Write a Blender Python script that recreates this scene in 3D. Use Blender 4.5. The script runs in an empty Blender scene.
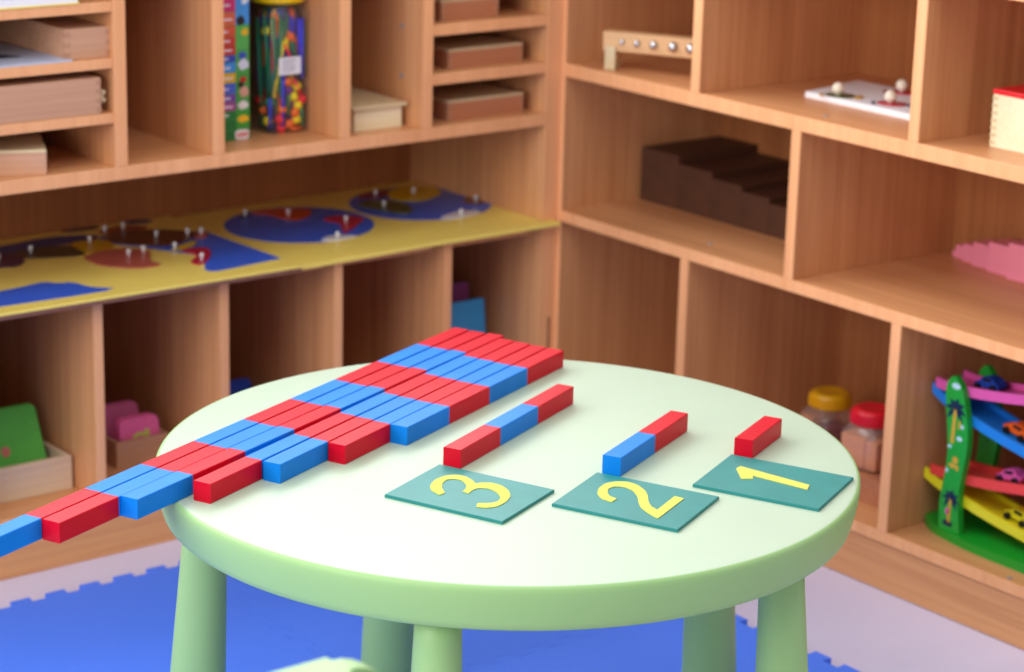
import bpy, bmesh, math, random
from mathutils import Vector, Matrix
from mathutils.geometry import tessellate_polygon
random.seed(7)
sc = bpy.context.scene
col = sc.collection
PI = math.pi

# ------------------------------------------------------------------ materials
def srgb(r, g, b):
    f = lambda c: (c/255/12.92) if c/255 <= .04045 else ((c/255+.055)/1.055)**2.4
    return (f(r), f(g), f(b), 1)

def newmat(name):
    m = bpy.data.materials.new(name); m.use_nodes = True
    nt = m.node_tree; b = nt.nodes['Principled BSDF']
    return m, nt, b

def plain(name, rgb, rough=.5, spec=.5, var=.06, scale=30., bump=0., metallic=0., coat=0.):
    """procedural paint / plastic: slight mottling of colour, optional fine bump"""
    m, nt, b = newmat(name)
    c = srgb(*rgb)
    tc = nt.nodes.new('ShaderNodeTexCoord')
    n = nt.nodes.new('ShaderNodeTexNoise'); n.inputs['Scale'].default_value = scale; n.inputs['Detail'].default_value = 3
    nt.links.new(tc.outputs['Object'], n.inputs['Vector'])
    r = nt.nodes.new('ShaderNodeValToRGB')
    r.color_ramp.elements[0].position = .3; r.color_ramp.elements[1].position = .7
    r.color_ramp.elements[0].color = tuple(x*(1-var) for x in c[:3]) + (1,)
    r.color_ramp.elements[1].color = tuple(min(1, x*(1+var)) for x in c[:3]) + (1,)
    nt.links.new(n.outputs['Fac'], r.inputs['Fac']); nt.links.new(r.outputs['Color'], b.inputs['Base Color'])
    b.inputs['Roughness'].default_value = rough
    b.inputs['Specular IOR Level'].default_value = spec
    b.inputs['Metallic'].default_value = metallic
    b.inputs['Coat Weight'].default_value = coat
    if bump:
        bp = nt.nodes.new('ShaderNodeBump'); bp.inputs['Strength'].default_value = bump; bp.inputs['Distance'].default_value = .002
        nt.links.new(n.outputs['Fac'], bp.inputs['Height']); nt.links.new(bp.outputs['Normal'], b.inputs['Normal'])
    return m

def wood(name, dark, light, axis='Z', rough=.38, scale=1., spec=.4):
    """laminate wood: fine streaks running along one axis"""
    m, nt, b = newmat(name)
    tc = nt.nodes.new('ShaderNodeTexCoord'); mp = nt.nodes.new('ShaderNodeMapping')
    s = {'X': (1.5, 85, 85), 'Y': (85, 1.5, 85), 'Z': (85, 85, 1.5)}[axis]
    mp.inputs['Scale'].default_value = tuple(v*scale for v in s)
    n = nt.nodes.new('ShaderNodeTexNoise'); n.inputs['Scale'].default_value = 1.6; n.inputs['Detail'].default_value = 5; n.inputs['Roughness'].default_value = .6
    n2 = nt.nodes.new('ShaderNodeTexNoise'); n2.inputs['Scale'].default_value = .22; n2.inputs['Detail'].default_value = 2
    mx = nt.nodes.new('ShaderNodeMath'); mx.operation = 'MULTIPLY_ADD'; mx.inputs[1].default_value = .6
    mul = nt.nodes.new('ShaderNodeMath'); mul.operation = 'MULTIPLY'; mul.inputs[1].default_value = .4
    r = nt.nodes.new('ShaderNodeValToRGB')
    r.color_ramp.elements[0].position = .32; r.color_ramp.elements[1].position = .68
    r.color_ramp.elements[0].color = srgb(*dark); r.color_ramp.elements[1].color = srgb(*light)
    L = nt.links.new
    L(tc.outputs['Object'], mp.inputs['Vector']); L(mp.outputs['Vector'], n.inputs['Vector']); L(mp.outputs['Vector'], n2.inputs['Vector'])
    L(n.outputs['Fac'], mx.inputs[0]); L(n2.outputs['Fac'], mul.inputs[0]); L(mul.outputs[0], mx.inputs[2])
    L(mx.outputs[0], r.inputs['Fac']); L(r.outputs['Color'], b.inputs['Base Color'])
    b.inputs['Roughness'].default_value = rough; b.inputs['Specular IOR Level'].default_value = spec
    return m

def clear(name, tint, gloss=.35, opacity=.12):
    """thin clear plastic wall: mostly see-through, with glossy reflections"""
    m = bpy.data.materials.new(name); m.use_nodes = True; nt = m.node_tree; nt.nodes.clear()
    o = nt.nodes.new('ShaderNodeOutputMaterial'); t = nt.nodes.new('ShaderNodeBsdfTransparent'); t.inputs['Color'].default_value = srgb(*tint)
    g = nt.nodes.new('ShaderNodeBsdfGlossy'); g.inputs['Roughness'].default_value = .12
    d = nt.nodes.new('ShaderNodeBsdfDiffuse'); d.inputs['Color'].default_value = srgb(*tint)
    lw = nt.nodes.new('ShaderNodeLayerWeight'); lw.inputs['Blend'].default_value = .5
    pw = nt.nodes.new('ShaderNodeMath'); pw.operation = 'POWER'; pw.inputs[1].default_value = 4.
    fr = nt.nodes.new('ShaderNodeMath'); fr.operation = 'MULTIPLY_ADD'; fr.inputs[1].default_value = .45; fr.inputs[2].default_value = .05
    nt.links.new(lw.outputs['Facing'], pw.inputs[0]); nt.links.new(pw.outputs[0], fr.inputs[0])
    no = nt.nodes.new('ShaderNodeTexNoise'); no.inputs['Scale'].default_value = 8
    bp = nt.nodes.new('ShaderNodeBump'); bp.inputs['Strength'].default_value = .08
    nt.links.new(no.outputs['Fac'], bp.inputs['Height']); nt.links.new(bp.outputs['Normal'], g.inputs['Normal'])
    m1 = nt.nodes.new('ShaderNodeMixShader'); m1.inputs[0].default_value = opacity
    m2 = nt.nodes.new('ShaderNodeMixShader')
    nt.links.new(t.outputs[0], m1.inputs[1]); nt.links.new(d.outputs[0], m1.inputs[2])
    nt.links.new(fr.outputs[0], m2.inputs[0]); nt.links.new(m1.outputs[0], m2.inputs[1]); nt.links.new(g.outputs[0], m2.inputs[2])
    nt.links.new(m2.outputs[0], o.inputs['Surface'])
    return m

M = {}
WD, WL = (196, 132, 86), (226, 166, 116)
M['wx'] = wood('beech_laminate_x', WD, WL, 'X'); M['wy'] = wood('beech_laminate_y', WD, WL, 'Y'); M['wz'] = wood('beech_laminate_z', WD, WL, 'Z')
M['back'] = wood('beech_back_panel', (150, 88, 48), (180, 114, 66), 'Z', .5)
M['band'] = wood('beech_edge_band_lit', (230, 160, 110), (248, 184, 132), 'Z', .4, .5)  # paler than the boards: light caught by front edges is put into the colour
M['pinkwood'] = wood('pinkish_box_wood', (188, 138, 108), (212, 165, 134), 'X', .45)
M['redwood'] = wood('reddish_box_wood', (176, 110, 80), (200, 136, 100), 'X', .45)
M['palewood'] = wood('pale_pine', (205, 180, 135), (232, 212, 172), 'X', .45)
M['cream'] = wood('cream_maple', (232, 216, 176), (248, 236, 204), 'X', .45)
M['tray'] = wood('tray_pine', (205, 175, 145), (228, 204, 176), 'X', .45)
M['traydark'] = wood('tray_pine_pinkish', (172, 125, 98), (196, 150, 120), 'X', .45)
M['beam'] = wood('beam_beech', (214, 165, 115), (232, 188, 138), 'Y', .4)
M['stair'] = wood('dark_brown_lacquer', (74, 47, 34), (92, 58, 42), 'X', .55, .3, .25)
M['table'] = plain('pale_green_plastic', (150, 190, 126), .45, .4, .012, 12)
M['tabletop'] = plain('tabletop_pale_sheen', (172, 191, 169), .45, .45, .012, 12)  # paler than the rim: the top's white sheen is put into its colour
M['red'] = plain('red_gloss_paint', (198, 6, 36), .36, .14, .05, 22)
M['blue'] = plain('blue_gloss_paint', (6, 122, 218), .36, .14, .05, 22)
M['teal'] = plain('teal_card', (34, 128, 126), .42, .35, .06, 26)
M['digit'] = plain('sandpaper_yellow', (206, 201, 98), .9, .2, .04, 400, .25)
M['foam'] = plain('blue_foam', (78, 128, 255), .5, .25, .03, 220, .25)
M['floor'] = None
M['yel'] = plain('yellow_board_paint', (246, 222, 112), .28, .5, .03, 15)
M['sea'] = plain('sea_blue_paint', (46, 100, 222), .28, .5, .05, 18)
M['seadark'] = plain('slate_blue_paint', (72, 74, 128), .5, .35, .05, 18)
M['knobw'] = plain('white_peg', (235, 235, 240), .3, .5, .01)
M['mapbase'] = wood('map_backing_wood', (120, 78, 66), (150, 100, 86), 'X', .5)
for k, c in dict(darkbrown=(96, 52, 34), redbrown=(150, 66, 44), salmon=(190, 96, 84), ochre=(206, 160, 10), olive=(70, 60, 44), purple=(72, 36, 76),
                 pyellow=(222, 186, 10), pink=(200, 100, 90), crimson=(190, 32, 66), orange=(206, 74, 30), white=(226, 226, 232), navy=(48, 52, 110),
                 darkred=(134, 36, 62), olivegreen=(84, 92, 50), brown=(122, 72, 52), slate=(86, 66, 82)).items():
    M['p_'+k] = plain('piece_'+k, c, .3, .5, .05, 25)
M['lime'] = plain('green_gloss_paint', (30, 166, 52), .3, .5, .03, 12)
M['limedark'] = plain('green_gloss_paint_base', (24, 158, 44), .3, .5, .03, 12)
M['tpink'] = plain('pink_gloss_paint', (232, 96, 178), .3, .5, .03, 12)
M['tblue'] = plain('azure_gloss_paint', (32, 134, 232), .3, .5, .03, 12)
M['tred'] = plain('coral_gloss_paint', (238, 72, 66), .3, .5, .03, 12)
M['tyel'] = plain('lemon_gloss_paint', (236, 226, 36), .3, .5, .03, 12)
M['torange'] = plain('orange_paint', (244, 100, 30), .3, .5, .03, 12)
M['black'] = plain('black_plastic', (22, 22, 26), .45, .4, .05)
M['navyprint'] = plain('navy_print', (16, 40, 76), .4, .4, .05)
M['lightprint'] = plain('pale_print', (190, 226, 240), .4, .4, .02)
M['ochreprint'] = plain('ochre_print', (214, 172, 60), .4, .4, .02)
M['lidyel'] = plain('yellow_lid_plastic', (232, 172, 20), .35, .5, .03, 20)
M['lidred'] = plain('red_lid_plastic', (224, 26, 44), .3, .5, .03, 20)
M['lidyel2'] = plain('bright_yellow_lid_plastic', (246, 206, 10), .35, .5, .03, 20)
M['clear'] = clear('clear_plastic_wall', (250, 244, 240), opacity=.12)
M['clear2'] = clear('clear_tall_jar_wall', (250, 250, 252), opacity=.02)
M['peach'] = plain('orange_wooden_blocks', (226, 150, 96), .6, .3, .06, 40)
M['paper'] = plain('white_paper', (236, 236, 242), .6, .3, .015, 10)
M['print'] = plain('grey_print', (150, 152, 172), .6, .3, .02)
M['bluepaper'] = plain('bluish_white_card', (186, 196, 222), .5, .4, .03, 14)
M['darkprint'] = plain('dark_blue_print', (34, 36, 56), .5, .4, .03)
M['steel'] = plain('polished_steel', (205, 208, 214), .16, .5, .02, 20, 0, 1.)
M['cap'] = plain('grey_cap', (150, 150, 155), .4, .4, .03)
M['greenboard'] = plain('green_board', (88, 176, 72), .6, .3, .05, 60, .1)
M['pinkboard'] = plain('pink_board', (236, 104, 160), .6, .3, .05, 60, .1)
M['pinkboard2'] = plain('mauve_board', (224, 110, 166), .6, .3, .05, 60, .1)
M['blueboard'] = plain('light_blue_board', (72, 176, 245), .55, .3, .04, 40)
M['dblueboard'] = plain('deep_blue_board', (30, 66, 170), .55, .3, .04, 40)
M['purpleboard'] = plain('purple_board', (176, 92, 168), .55, .3, .05, 40)
M['tower'] = plain('pink_cube_paint', (240, 140, 164), .4, .45, .03, 20)
M['redlid'] = plain('red_lid_paint', (232, 20, 34), .35, .5, .03, 20)
M['bead'] = plain('pale_wooden_ball', (236, 226, 208), .4, .5, .03, 30)
M['wall'] = plain('wall_paint', (236, 233, 226), .8, .2, .02, 6, .05)
M['graygap'] = plain('dark_gap', (60, 44, 36), .8, .1, .05)

# floor: pale vinyl with faint clouding
m, nt, b = newmat('pale_vinyl_floor'); M['floor'] = m
tc = nt.nodes.new('ShaderNodeTexCoord'); n = nt.nodes.new('ShaderNodeTexNoise'); n.inputs['Scale'].default_value = 3.; n.inputs['Detail'].default_value = 6
r = nt.nodes.new('ShaderNodeValToRGB'); r.color_ramp.elements[0].position = .35; r.color_ramp.elements[1].position = .65
r.color_ramp.elements[0].color = srgb(206, 200, 230); r.color_ramp.elements[1].color = srgb(216, 211, 240)
nt.links.new(tc.outputs['Object'], n.inputs['Vector']); nt.links.new(n.outputs['Fac'], r.inputs['Fac']); nt.links.new(r.outputs['Color'], b.inputs['Base Color'])
b.inputs['Roughness'].default_value = .35; b.inputs['Specular IOR Level'].default_value = .4

# ------------------------------------------------------------------ mesh helpers
def box(bm, x0, x1, y0, y1, z0, z1, mi=0, bev=.0012):
    vs = [bm.verts.new((x, y, z)) for z in (z0, z1) for y in (y0, y1) for x in (x0, x1)]
    fs = [bm.faces.new([vs[i] for i in q]) for q in ((0, 2, 3, 1), (4, 5, 7, 6), (0, 1, 5, 4), (2, 6, 7, 3), (0, 4, 6, 2), (1, 3, 7, 5))]
    for f in fs: f.material_index = mi
    if bev:
        r = bmesh.ops.bevel(bm, geom=list({e for f in fs for e in f.edges}), offset=bev, segments=2, affect='EDGES', profile=.6)
        for f in r['faces']: f.material_index = mi
    return bm

def prism(bm, pts, z0, z1, mi=0, bev=0., keep=False):
    """extrude a 2D outline from z0 to z1"""
    if sum(pts[i][0]*pts[(i+1) % len(pts)][1]-pts[(i+1) % len(pts)][0]*pts[i][1] for i in range(len(pts))) < 0: pts = pts[::-1]
    lo = [bm.verts.new((x, y, z0)) for x, y in pts]; hi = [bm.verts.new((x, y, z1)) for x, y in pts]
    n = len(pts); fs = [bm.faces.new(lo[::-1]), bm.faces.new(hi)]
    for i in range(n): fs.append(bm.faces.new((lo[i], lo[(i+1) % n], hi[(i+1) % n], hi[i])))
    for f in fs: f.material_index = mi
    if bev:
        r = bmesh.ops.bevel(bm, geom=list(fs[1].edges), offset=bev, segments=2, affect='EDGES')
        for f in r['faces']: f.material_index = mi
    elif n > 20 and not keep:
        bmesh.ops.delete(bm, geom=[fs[0], fs[1]], context='FACES_ONLY')
        for tri in tessellate_polygon([[Vector((x, y, 0)) for x, y in pts]]):
            bm.faces.new([lo[i] for i in tri]).material_index = mi; bm.faces.new([hi[i] for i in tri]).material_index = mi
        return []
    return fs

def lathe(bm, prof, seg=48, c=(0, 0, 0), mi=0, top=True, bot=True, smooth=True):
    """revolve (radius, z) profile round the z axis"""
    rings = []
    for rr, z in prof:
        rings.append([bm.verts.new((c[0]+rr*math.cos(2*PI*k/seg), c[1]+rr*math.sin(2*PI*k/seg), c[2]+z)) for k in range(seg)])
    for a, b_ in zip(rings, rings[1:]):
        for k in range(seg):
            f = bm.faces.new((a[k], a[(k+1) % seg], b_[(k+1) % seg], b_[k])); f.smooth = smooth; f.material_index = mi
    if bot: f = bm.faces.new(rings[0][::-1]); f.material_index = mi
    if top: f = bm.faces.new(rings[-1]); f.material_index = mi
    return rings

def ball(bm, c, rad, mi=0, seg=14):
    r = bmesh.ops.create_uvsphere(bm, u_segments=seg, v_segments=max(6, seg*2//3), radius=rad, matrix=Matrix.Translation(c))
    for v in r['verts']:
        for f in v.link_faces: f.smooth = True; f.material_index = mi

def rod_between(bm, a, b_, rad, mi=0, seg=10):
    a, b_ = Vector(a), Vector(b_); d = b_-a
    q = Vector((0, 0, 1)).rotation_difference(d).to_matrix().to_4x4()
    r = bmesh.ops.create_cone(bm, cap_ends=True, segments=seg, radius1=rad, radius2=rad, depth=d.length, matrix=Matrix.Translation((a+b_)/2) @ q)
    for v in r['verts']:
        for f in v.link_faces: f.smooth = len(f.verts) == 4; f.material_index = mi

def round_poly(pts, it=2):
    """Chaikin corner cutting for organic outlines"""
    for _ in range(it):
        q = []
        for i in range(len(pts)):
            a, b_ = pts[i], pts[(i+1) % len(pts)]
            q += [(a[0]*.75+b_[0]*.25, a[1]*.75+b_[1]*.25), (a[0]*.25+b_[0]*.75, a[1]*.25+b_[1]*.75)]
        pts = q
    return pts

def round_rect(x0, x1, y0, y1, rad, n=6):
    p = []
    for cx, cy, a0 in ((x1-rad, y1-rad, 0), (x0+rad, y1-rad, 90), (x0+rad, y0+rad, 180), (x1-rad, y0+rad, 270)):
        for k in range(n+1):
            a = math.radians(a0+90*k/n); p.append((cx+rad*math.cos(a), cy+rad*math.sin(a)))
    return p

def mk(name, bm, mats, parent=None, loc=None, rot=None):
    """link one mesh object; vertices are given in the parent's space"""
    me = bpy.data.meshes.new(name); bmesh.ops.recalc_face_normals(bm, faces=bm.faces[:]); bm.to_mesh(me); bm.free()
    for m_ in (mats if isinstance(mats, (list, tuple)) else [mats]): me.materials.append(m_)
    o = bpy.data.objects.new(name, me); col.objects.link(o)
    if parent: o.parent = parent
    if loc: o.location = loc
    if rot: o.rotation_euler = rot
    return o

def tag(o, label, cat, group=None, kind=None):
    if label: o['label'] = label
    if cat: o['category'] = cat
    if group: o['group'] = group
    if kind: o['kind'] = kind
    return o

def thing(name, label, cat, loc=(0, 0, 0), rz=0, group=None):
    o = bpy.data.objects.new(name, None); o.empty_display_size = .05; col.objects.link(o)
    o.location = loc; o.rotation_euler = (0, 0, rz)
    return tag(o, label, cat, group)

def dup(root, loc, rz=None, label=None, group=None):
    r_ = root.copy(); col.objects.link(r_); r_.location = loc
    if rz is not None: r_.rotation_euler = (0, 0, rz)
    if label: r_['label'] = label
    if group: r_['group'] = group
    for ch in list(root.children):
        c = ch.copy(); col.objects.link(c); c.parent = r_
        for g in list(ch.children):
            d = g.copy(); col.objects.link(d); d.parent = c
    return r_

def B(): return bmesh.new()
def bx(name, mat, parent, x0, x1, y0, y1, z0, z1, bev=.0012): return mk(name, box(B(), x0, x1, y0, y1, z0, z1, 0, bev), mat, parent)

# ------------------------------------------------------------------ setting
bm = B(); prism(bm, [(-4.2, -4.2), (.40, -4.2), (.40, .42), (-4.2, .42)], -.05, 0); fl = mk('floor', bm, M['floor']); fl['kind'] = 'structure'
bm = B(); box(bm, -4.2, .50, .42, .52, -.05, 1.08, 0, 0); box(bm, -4.2, -2.9, .42, .52, 1.08, 2.45, 0, 0); box(bm, .38, .50, .42, .52, 1.08, 2.45, 0, 0); box(bm, -4.2, .50, .42, .52, 2.45, 2.75, 0, 0)
w = mk('wall_left', bm, M['wall']); w['kind'] = 'structure'
bm = B(); box(bm, .40, .50, -4.2, .42, -.05, 2.75, 0, 0); w = mk('wall_right', bm, M['wall']); w['kind'] = 'structure'
bm = B()
for z0, z1 in ((1.08, 1.12), (2.41, 2.45)): box(bm, -2.9, .38, .47, .51, z0, z1)
for x in (-2.9, -1.82, -.74, .34): box(bm, x, x+.04, .47, .51, 1.12, 2.41)
wf = mk('window_1', bm, M['paper']); wf['kind'] = 'structure'

# ------------------------------------------------------------------ left shelving unit (front plane y = 0)
LZ = [.0]
LU = thing('shelving_unit', 'beech shelving unit on the left with pigeonholes above and map boards on its middle shelf', 'shelf', (-.8, .2, 0))
def lit_banded(o, axis):
    # edge banding paled in colour to carry the light on a front edge
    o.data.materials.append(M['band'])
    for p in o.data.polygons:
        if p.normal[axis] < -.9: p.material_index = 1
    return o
def lu(name, mat, x0, x1, y0, y1, z0, z1):
    o = bx(name, mat, LU, x0+.8, x1+.8, y0-.2, y1-.2, z0, z1)
    return o if name in ('base_board', 'back_panel', 'slot') else lit_banded(o, 1)
XL = -1.62; TOP = .998; DEP = .410
lu('side_panel', M['wz'], XL-.022, XL, 0, DEP, 0, TOP); lu('slot', M['graygap'], -.0145, -.0120, -.0004, .0, .17, .262)
lu('side_panel', M['wz'], -.034, -.0005, 0, DEP, 0, TOP)
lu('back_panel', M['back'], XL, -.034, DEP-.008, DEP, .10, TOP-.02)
lu('top_board', M['wx'], XL, -.034, 0, DEP-.008, TOP-.022, TOP)
lu('base_board', M['wx'], XL, -.034, .001, .022, 0, .08)
lu('shelf_board', M['wx'], XL, -.034, 0, DEP-.008, .08, .10)
lu('shelf_board', M['wx'], XL, -.034, 0, DEP-.008, .6165, .6385)
lowdiv = [-1.38, -1.157, -.932, -.700, -.475, -.244]
for x in lowdiv: lu('divider', M['wz'], x-.0085, x+.0085, 0, DEP-.008, .10, .431)
edges = [XL] + lowdiv + [-.034]
for a, b_ in zip(edges, edges[1:]):
    lu('shelf_board', M['wx'], a+(.0085 if a != XL else 0), b_-(.0085 if b_ != -.034 else 0), .036, DEP-.008, .411, .431)
updiv = [-1.32, -.8835, -.7075, -.4635, -.2945]
for x in updiv: 
    d = lu('divider', M['wz'], x-.011, x+.011, 0, DEP-.008, .6385, TOP-.022)
    if x == -.2945:
        for z in (.806, .721):
            bm = B(); rod_between(bm, (-.3064+.8, .06-.2, z), (-.3052+.8, .06-.2, z), .0045); mk('shelf_pin', bm, M['cap'], d)
for z in (.7075, .793, .880): lu('shelf_board', M['wx'], -1.309, -.8945, .002, DEP-.008, z, z+.016)
for z in (.710, .794, .879): lu('shelf_board', M['wx'], -.2835, -.034, .002, DEP-.008, z, z+.0195)

# ------------------------------------------------------------------ right shelving unit (front plane x = 0)
RU = thing('shelving_unit', 'beech shelving unit on the right, set at a right angle, with long open compartments', 'shelf', (.2, -.8, 0))
def ru(name, mat, x0, x1, y0, y1, z0, z1):
    o = bx(name, mat, RU, x0-.2, x1-.2, y0+.8, y1+.8, z0, z1)
    return o if name in ('base_board', 'back_panel') else lit_banded(o, 0)
YR = -1.75; TR = .985; DR = .39
ru('side_panel', M['wz'], 0, DR, -.0105, .0115, 0, TR); ru('side_panel', M['wz'], 0, DR, YR-.022, YR, 0, TR)
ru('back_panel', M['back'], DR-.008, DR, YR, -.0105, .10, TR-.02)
ru('base_board', M['wy'], .003, .024, YR, -.0105, .001, .081)
cap_spots = {.703: (.038, -.611), .44: (.055, -.342), .081: (.012, -1.074)}
for z0, z1 in ((.081, .10), (.44, .46), (.703, .727), (.962, .985)):
    s = ru('top_board' if z0 > .9 else 'shelf_board', M['wy'], 0, DR-.008, YR, -.0105, z0, z1)
    if z0 in cap_spots:
        bm = B(); cx, cy = cap_spots[z0]; lathe(bm, [(.0045, 0), (.0045, .0012)], 12, (cx-.2, cy+.8, z1)); mk('screw_cap', bm, M['cap'], s)
for ys, z0, z1 in (((-.3455, -.8305, -1.315), .727, .962), ((-.585, -1.17), .46, .703), ((-.339, -.8235, -1.308), .10, .44)):
    for y in ys: ru('divider', M['wz'], 0, DR-.008, y-.0105, y+.0105, z0, z1)

# ------------------------------------------------------------------ round table
TC = (-.956, -1.066)
T = thing('round_table', 'low round pale green plastic table on five tapered legs', 'table', (TC[0], TC[1], .012))
bm = B()
prof = [(.2, .4255), (.412, .4255), (.4165, .4262), (.4195, .4288), (.4215, .436), (.4245, .450), (.4266, .462), (.4275, .4715), (.4272, .4760), (.4258, .4788), (.4232, .4798), (.4195, .480), (.2, .480)]
lathe(bm, [(r_, z-.012) for r_, z in prof], 160)
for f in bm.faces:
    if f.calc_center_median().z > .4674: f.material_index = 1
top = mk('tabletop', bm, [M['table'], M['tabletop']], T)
LEGP = [(0, .039), (.03, .0385), (.10, .0368), (.20, .0338), (.27, .031), (.33, .0285), (.38, .0266), (.414, .0258)]
for k in range(5):
    a = math.radians(148+72*k); bm = B(); seg = 32
    rings = []
    for z, rad in LEGP:
        rr = .366+.024*(.414-z)/.414
        rings.append([bm.verts.new((rr*math.cos(a)+rad*math.cos(2*PI*j/seg), rr*math.sin(a)+rad*math.sin(2*PI*j/seg), z)) for j in range(seg)])
    for p, q in zip(rings, rings[1:]):
        for j in range(seg):
            f = bm.faces.new((p[j], p[(j+1) % seg], q[(j+1) % seg], q[j])); f.smooth = True
    bm.faces.new(rings[0][::-1]); bm.faces.new(rings[-1])
    mk('leg', bm, M['table'], T)

# ------------------------------------------------------------------ number rods
RODW, SEG = .0241, .1011
def number_rod(n, loc, th, label, group):
    bm = B()
    # corner at origin, runs along +x, width along +y; first band at the far end is red
    for k in range(n):
        x0, x1 = k*SEG, (k+1)*SEG
        mi = 0 if (n-1-k) % 2 == 0 else 1
        vs = {}
        b0, b1 = (.0007 if k == 0 else 0), (.0007 if k == n-1 else 0); e = .0008
        prof = [(e, 0), (RODW-e, 0), (RODW, e), (RODW, RODW-e), (RODW-e, RODW), (e, RODW), (0, RODW-e), (0, e)]
        A = [bm.verts.new((x0, y, z)) for y, z in prof]; C = [bm.verts.new((x1, y, z)) for y, z in prof]
        for i in range(8):
            f = bm.faces.new((A[i], A[(i+1) % 8], C[(i+1) % 8], C[i])); f.material_index = mi
        if k == 0: bm.faces.new(A[::-1]).material_index = mi
        if k == n-1: bm.faces.new(C).material_index = mi
    bmesh.ops.remove_doubles(bm, verts=bm.verts[:], dist=1e-5)
    o = mk('number_rod', bm, [M['red'], M['blue']]); o.location = loc; o.rotation_euler = (0, 0, th)
    return tag(o, label, 'counting rod', group)
ZT = .480
number_rod(1, (-.7174, -1.2461, ZT), .436, 'shortest rod, a single red block behind the card with 1', 'number rods set out beside cards')
number_rod(2, (-.8941, -1.2036, ZT), .424, 'rod of one blue and one red band, behind the card with 2', 'number rods set out beside cards')
number_rod(3, (-1.0346, -1.0733, ZT), .414, 'rod of red, blue and red bands, alone behind the card with 3', 'number rods set out beside cards')
u_, v_ = (math.cos(.384), math.sin(.384)), (-math.sin(.384), math.cos(.384))
words = {4: 'four-band rod, shortest of the rods laid side by side, blue near end', 5: 'five-band rod second in the side-by-side row, red near end on the table',
         6: 'six-band rod third in the side-by-side row, blue near end on the table', 7: 'seven-band rod fourth in the side-by-side row, red near end close to table edge',
         8: 'eight-band rod in the row whose blue near end just overhangs the table edge', 9: 'nine-band rod in the row with red near end hanging past the table',
         10: 'longest rod on the outer side of the row, blue near end out of frame'}
pu = {4: -1.3232, 5: -1.4246, 6: -1.5234, 7: -1.6234, 8: -1.7095, 9: -1.8143, 10: -1.9145}
pv = {4: -.508, 5: -.4838, 6: -.4583, 7: -.4315, 8: -.3945, 9: -.3705, 10: -.3443}
pt = {5: .005, 6: .006, 7: .004, 8: -.0105, 9: -.0055, 10: -.0035}
for n in range(4, 11):
    number_rod(n, (pu[n]*u_[0]+pv[n]*v_[0], pu[n]*u_[1]+pv[n]*v_[1], ZT), .384+pt.get(n, 0), words[n], 'number rods laid side by side')

# ------------------------------------------------------------------ numeral cards
one = [(0.0165, 0.0542), (0.0272, 0.0525), (0.0047, -0.0433), (-0.012, -0.0464), (0.0021, 0.0277), (-0.0079, 0.0232), (-0.0158, 0.0351)]
two = [(-0.0228, 0.0208), (-0.0087, 0.0202), (-0.0066, 0.0298), (0.0039, 0.0382), (0.0169, 0.0428), (0.0278, 0.0402), (0.0324, 0.0296), (0.0264, 0.0158), (0.0095, 0.0022), (-0.0082, -0.0067), (-0.0222, -0.0152), (-0.0337, -0.0275), (-0.0409, -0.0378), (-0.0458, -0.0471), (0.0307, -0.0474), (0.0326, -0.0348), (-0.0203, -0.0351), (-0.0129, -0.0246), (0.0005, -0.0152), (0.0186, -0.0069), (0.0327, 0.0023), (0.0468, 0.0184), (0.0511, 0.0329), (0.0453, 0.0454), (0.0326, 0.0536), (0.0123, 0.0533), (-0.0052, 0.0473), (-0.019, 0.0354)]
three = [(-0.0298, 0.0236), (-0.0198, 0.0215), (-0.0091, 0.0322), (0.0056, 0.0407), (0.0201, 0.0433), (0.0281, 0.0372), (0.0282, 0.0267), (0.018, 0.0148), (0.0058, 0.0087), (-0.005, 0.007), (-0.007, -0.0024), (0.0075, -0.0003), (0.0161, -0.0038), (0.0205, -0.0144), (0.0136, -0.0286), (0.0012, -0.0401), (-0.0119, -0.044), (-0.0218, -0.0405), (-0.0302, -0.0272), (-0.0414, -0.0314), (-0.0396, -0.0427), (-0.0285, -0.0518), (-0.01, -0.0531), (0.0104, -0.0484), (0.0268, -0.0369), (0.0374, -0.022), (0.0396, -0.0064), (0.0334, 0.0033), (0.0267, 0.0074), (0.035, 0.016), (0.0427, 0.0297), (0.0419, 0.0425), (0.0309, 0.0522), (0.0127, 0.055), (-0.008, 0.0494), (-0.0217, 0.0396)]
def soften(pts, keep=22):
    """subdivide the gentle bends, keep the sharp corners of a numeral"""
    out = []
    n = len(pts)
    for i in range(n):
        a, b_, c = Vector(pts[i-1]), Vector(pts[i]), Vector(pts[(i+1) % n])
        ang = math.degrees((b_-a).angle(c-b_))
        if ang > 62: out.append(tuple(b_))
        else: out += [tuple(b_*.72+a*.28), tuple(b_*.88+(a+c)*.06), tuple(b_*.72+c*.28)]
    return out
for digit, outl, c, th, word in ((1, one, (-.7586, -1.3257), .4439, 'one'), (2, soften(two), (-.9387, -1.2829), .4405, 'two'), (3, soften(three), (-1.0808, -1.1521), .4028, 'three')):
    bm = B(); sh = .003
    prism(bm, [(-.063-sh, -.0795), (.063-sh, -.0795), (.063+sh, .0795), (-.063+sh, .0795)], 0, .004, 0, .0006)
    card = mk('numeral_card', bm, M['teal'], None, (c[0], c[1], ZT), (0, 0, th))
    tag(card, 'teal card with yellow numeral %d (%s) flat on the table' % (digit, word), 'card', 'numeral cards on the table')
    bm = B(); prism(bm, outl, .0041, .0049); nm = mk('numeral', bm, M['digit'], card); nm['label'] = 'rough yellow numeral %d' % digit

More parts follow.
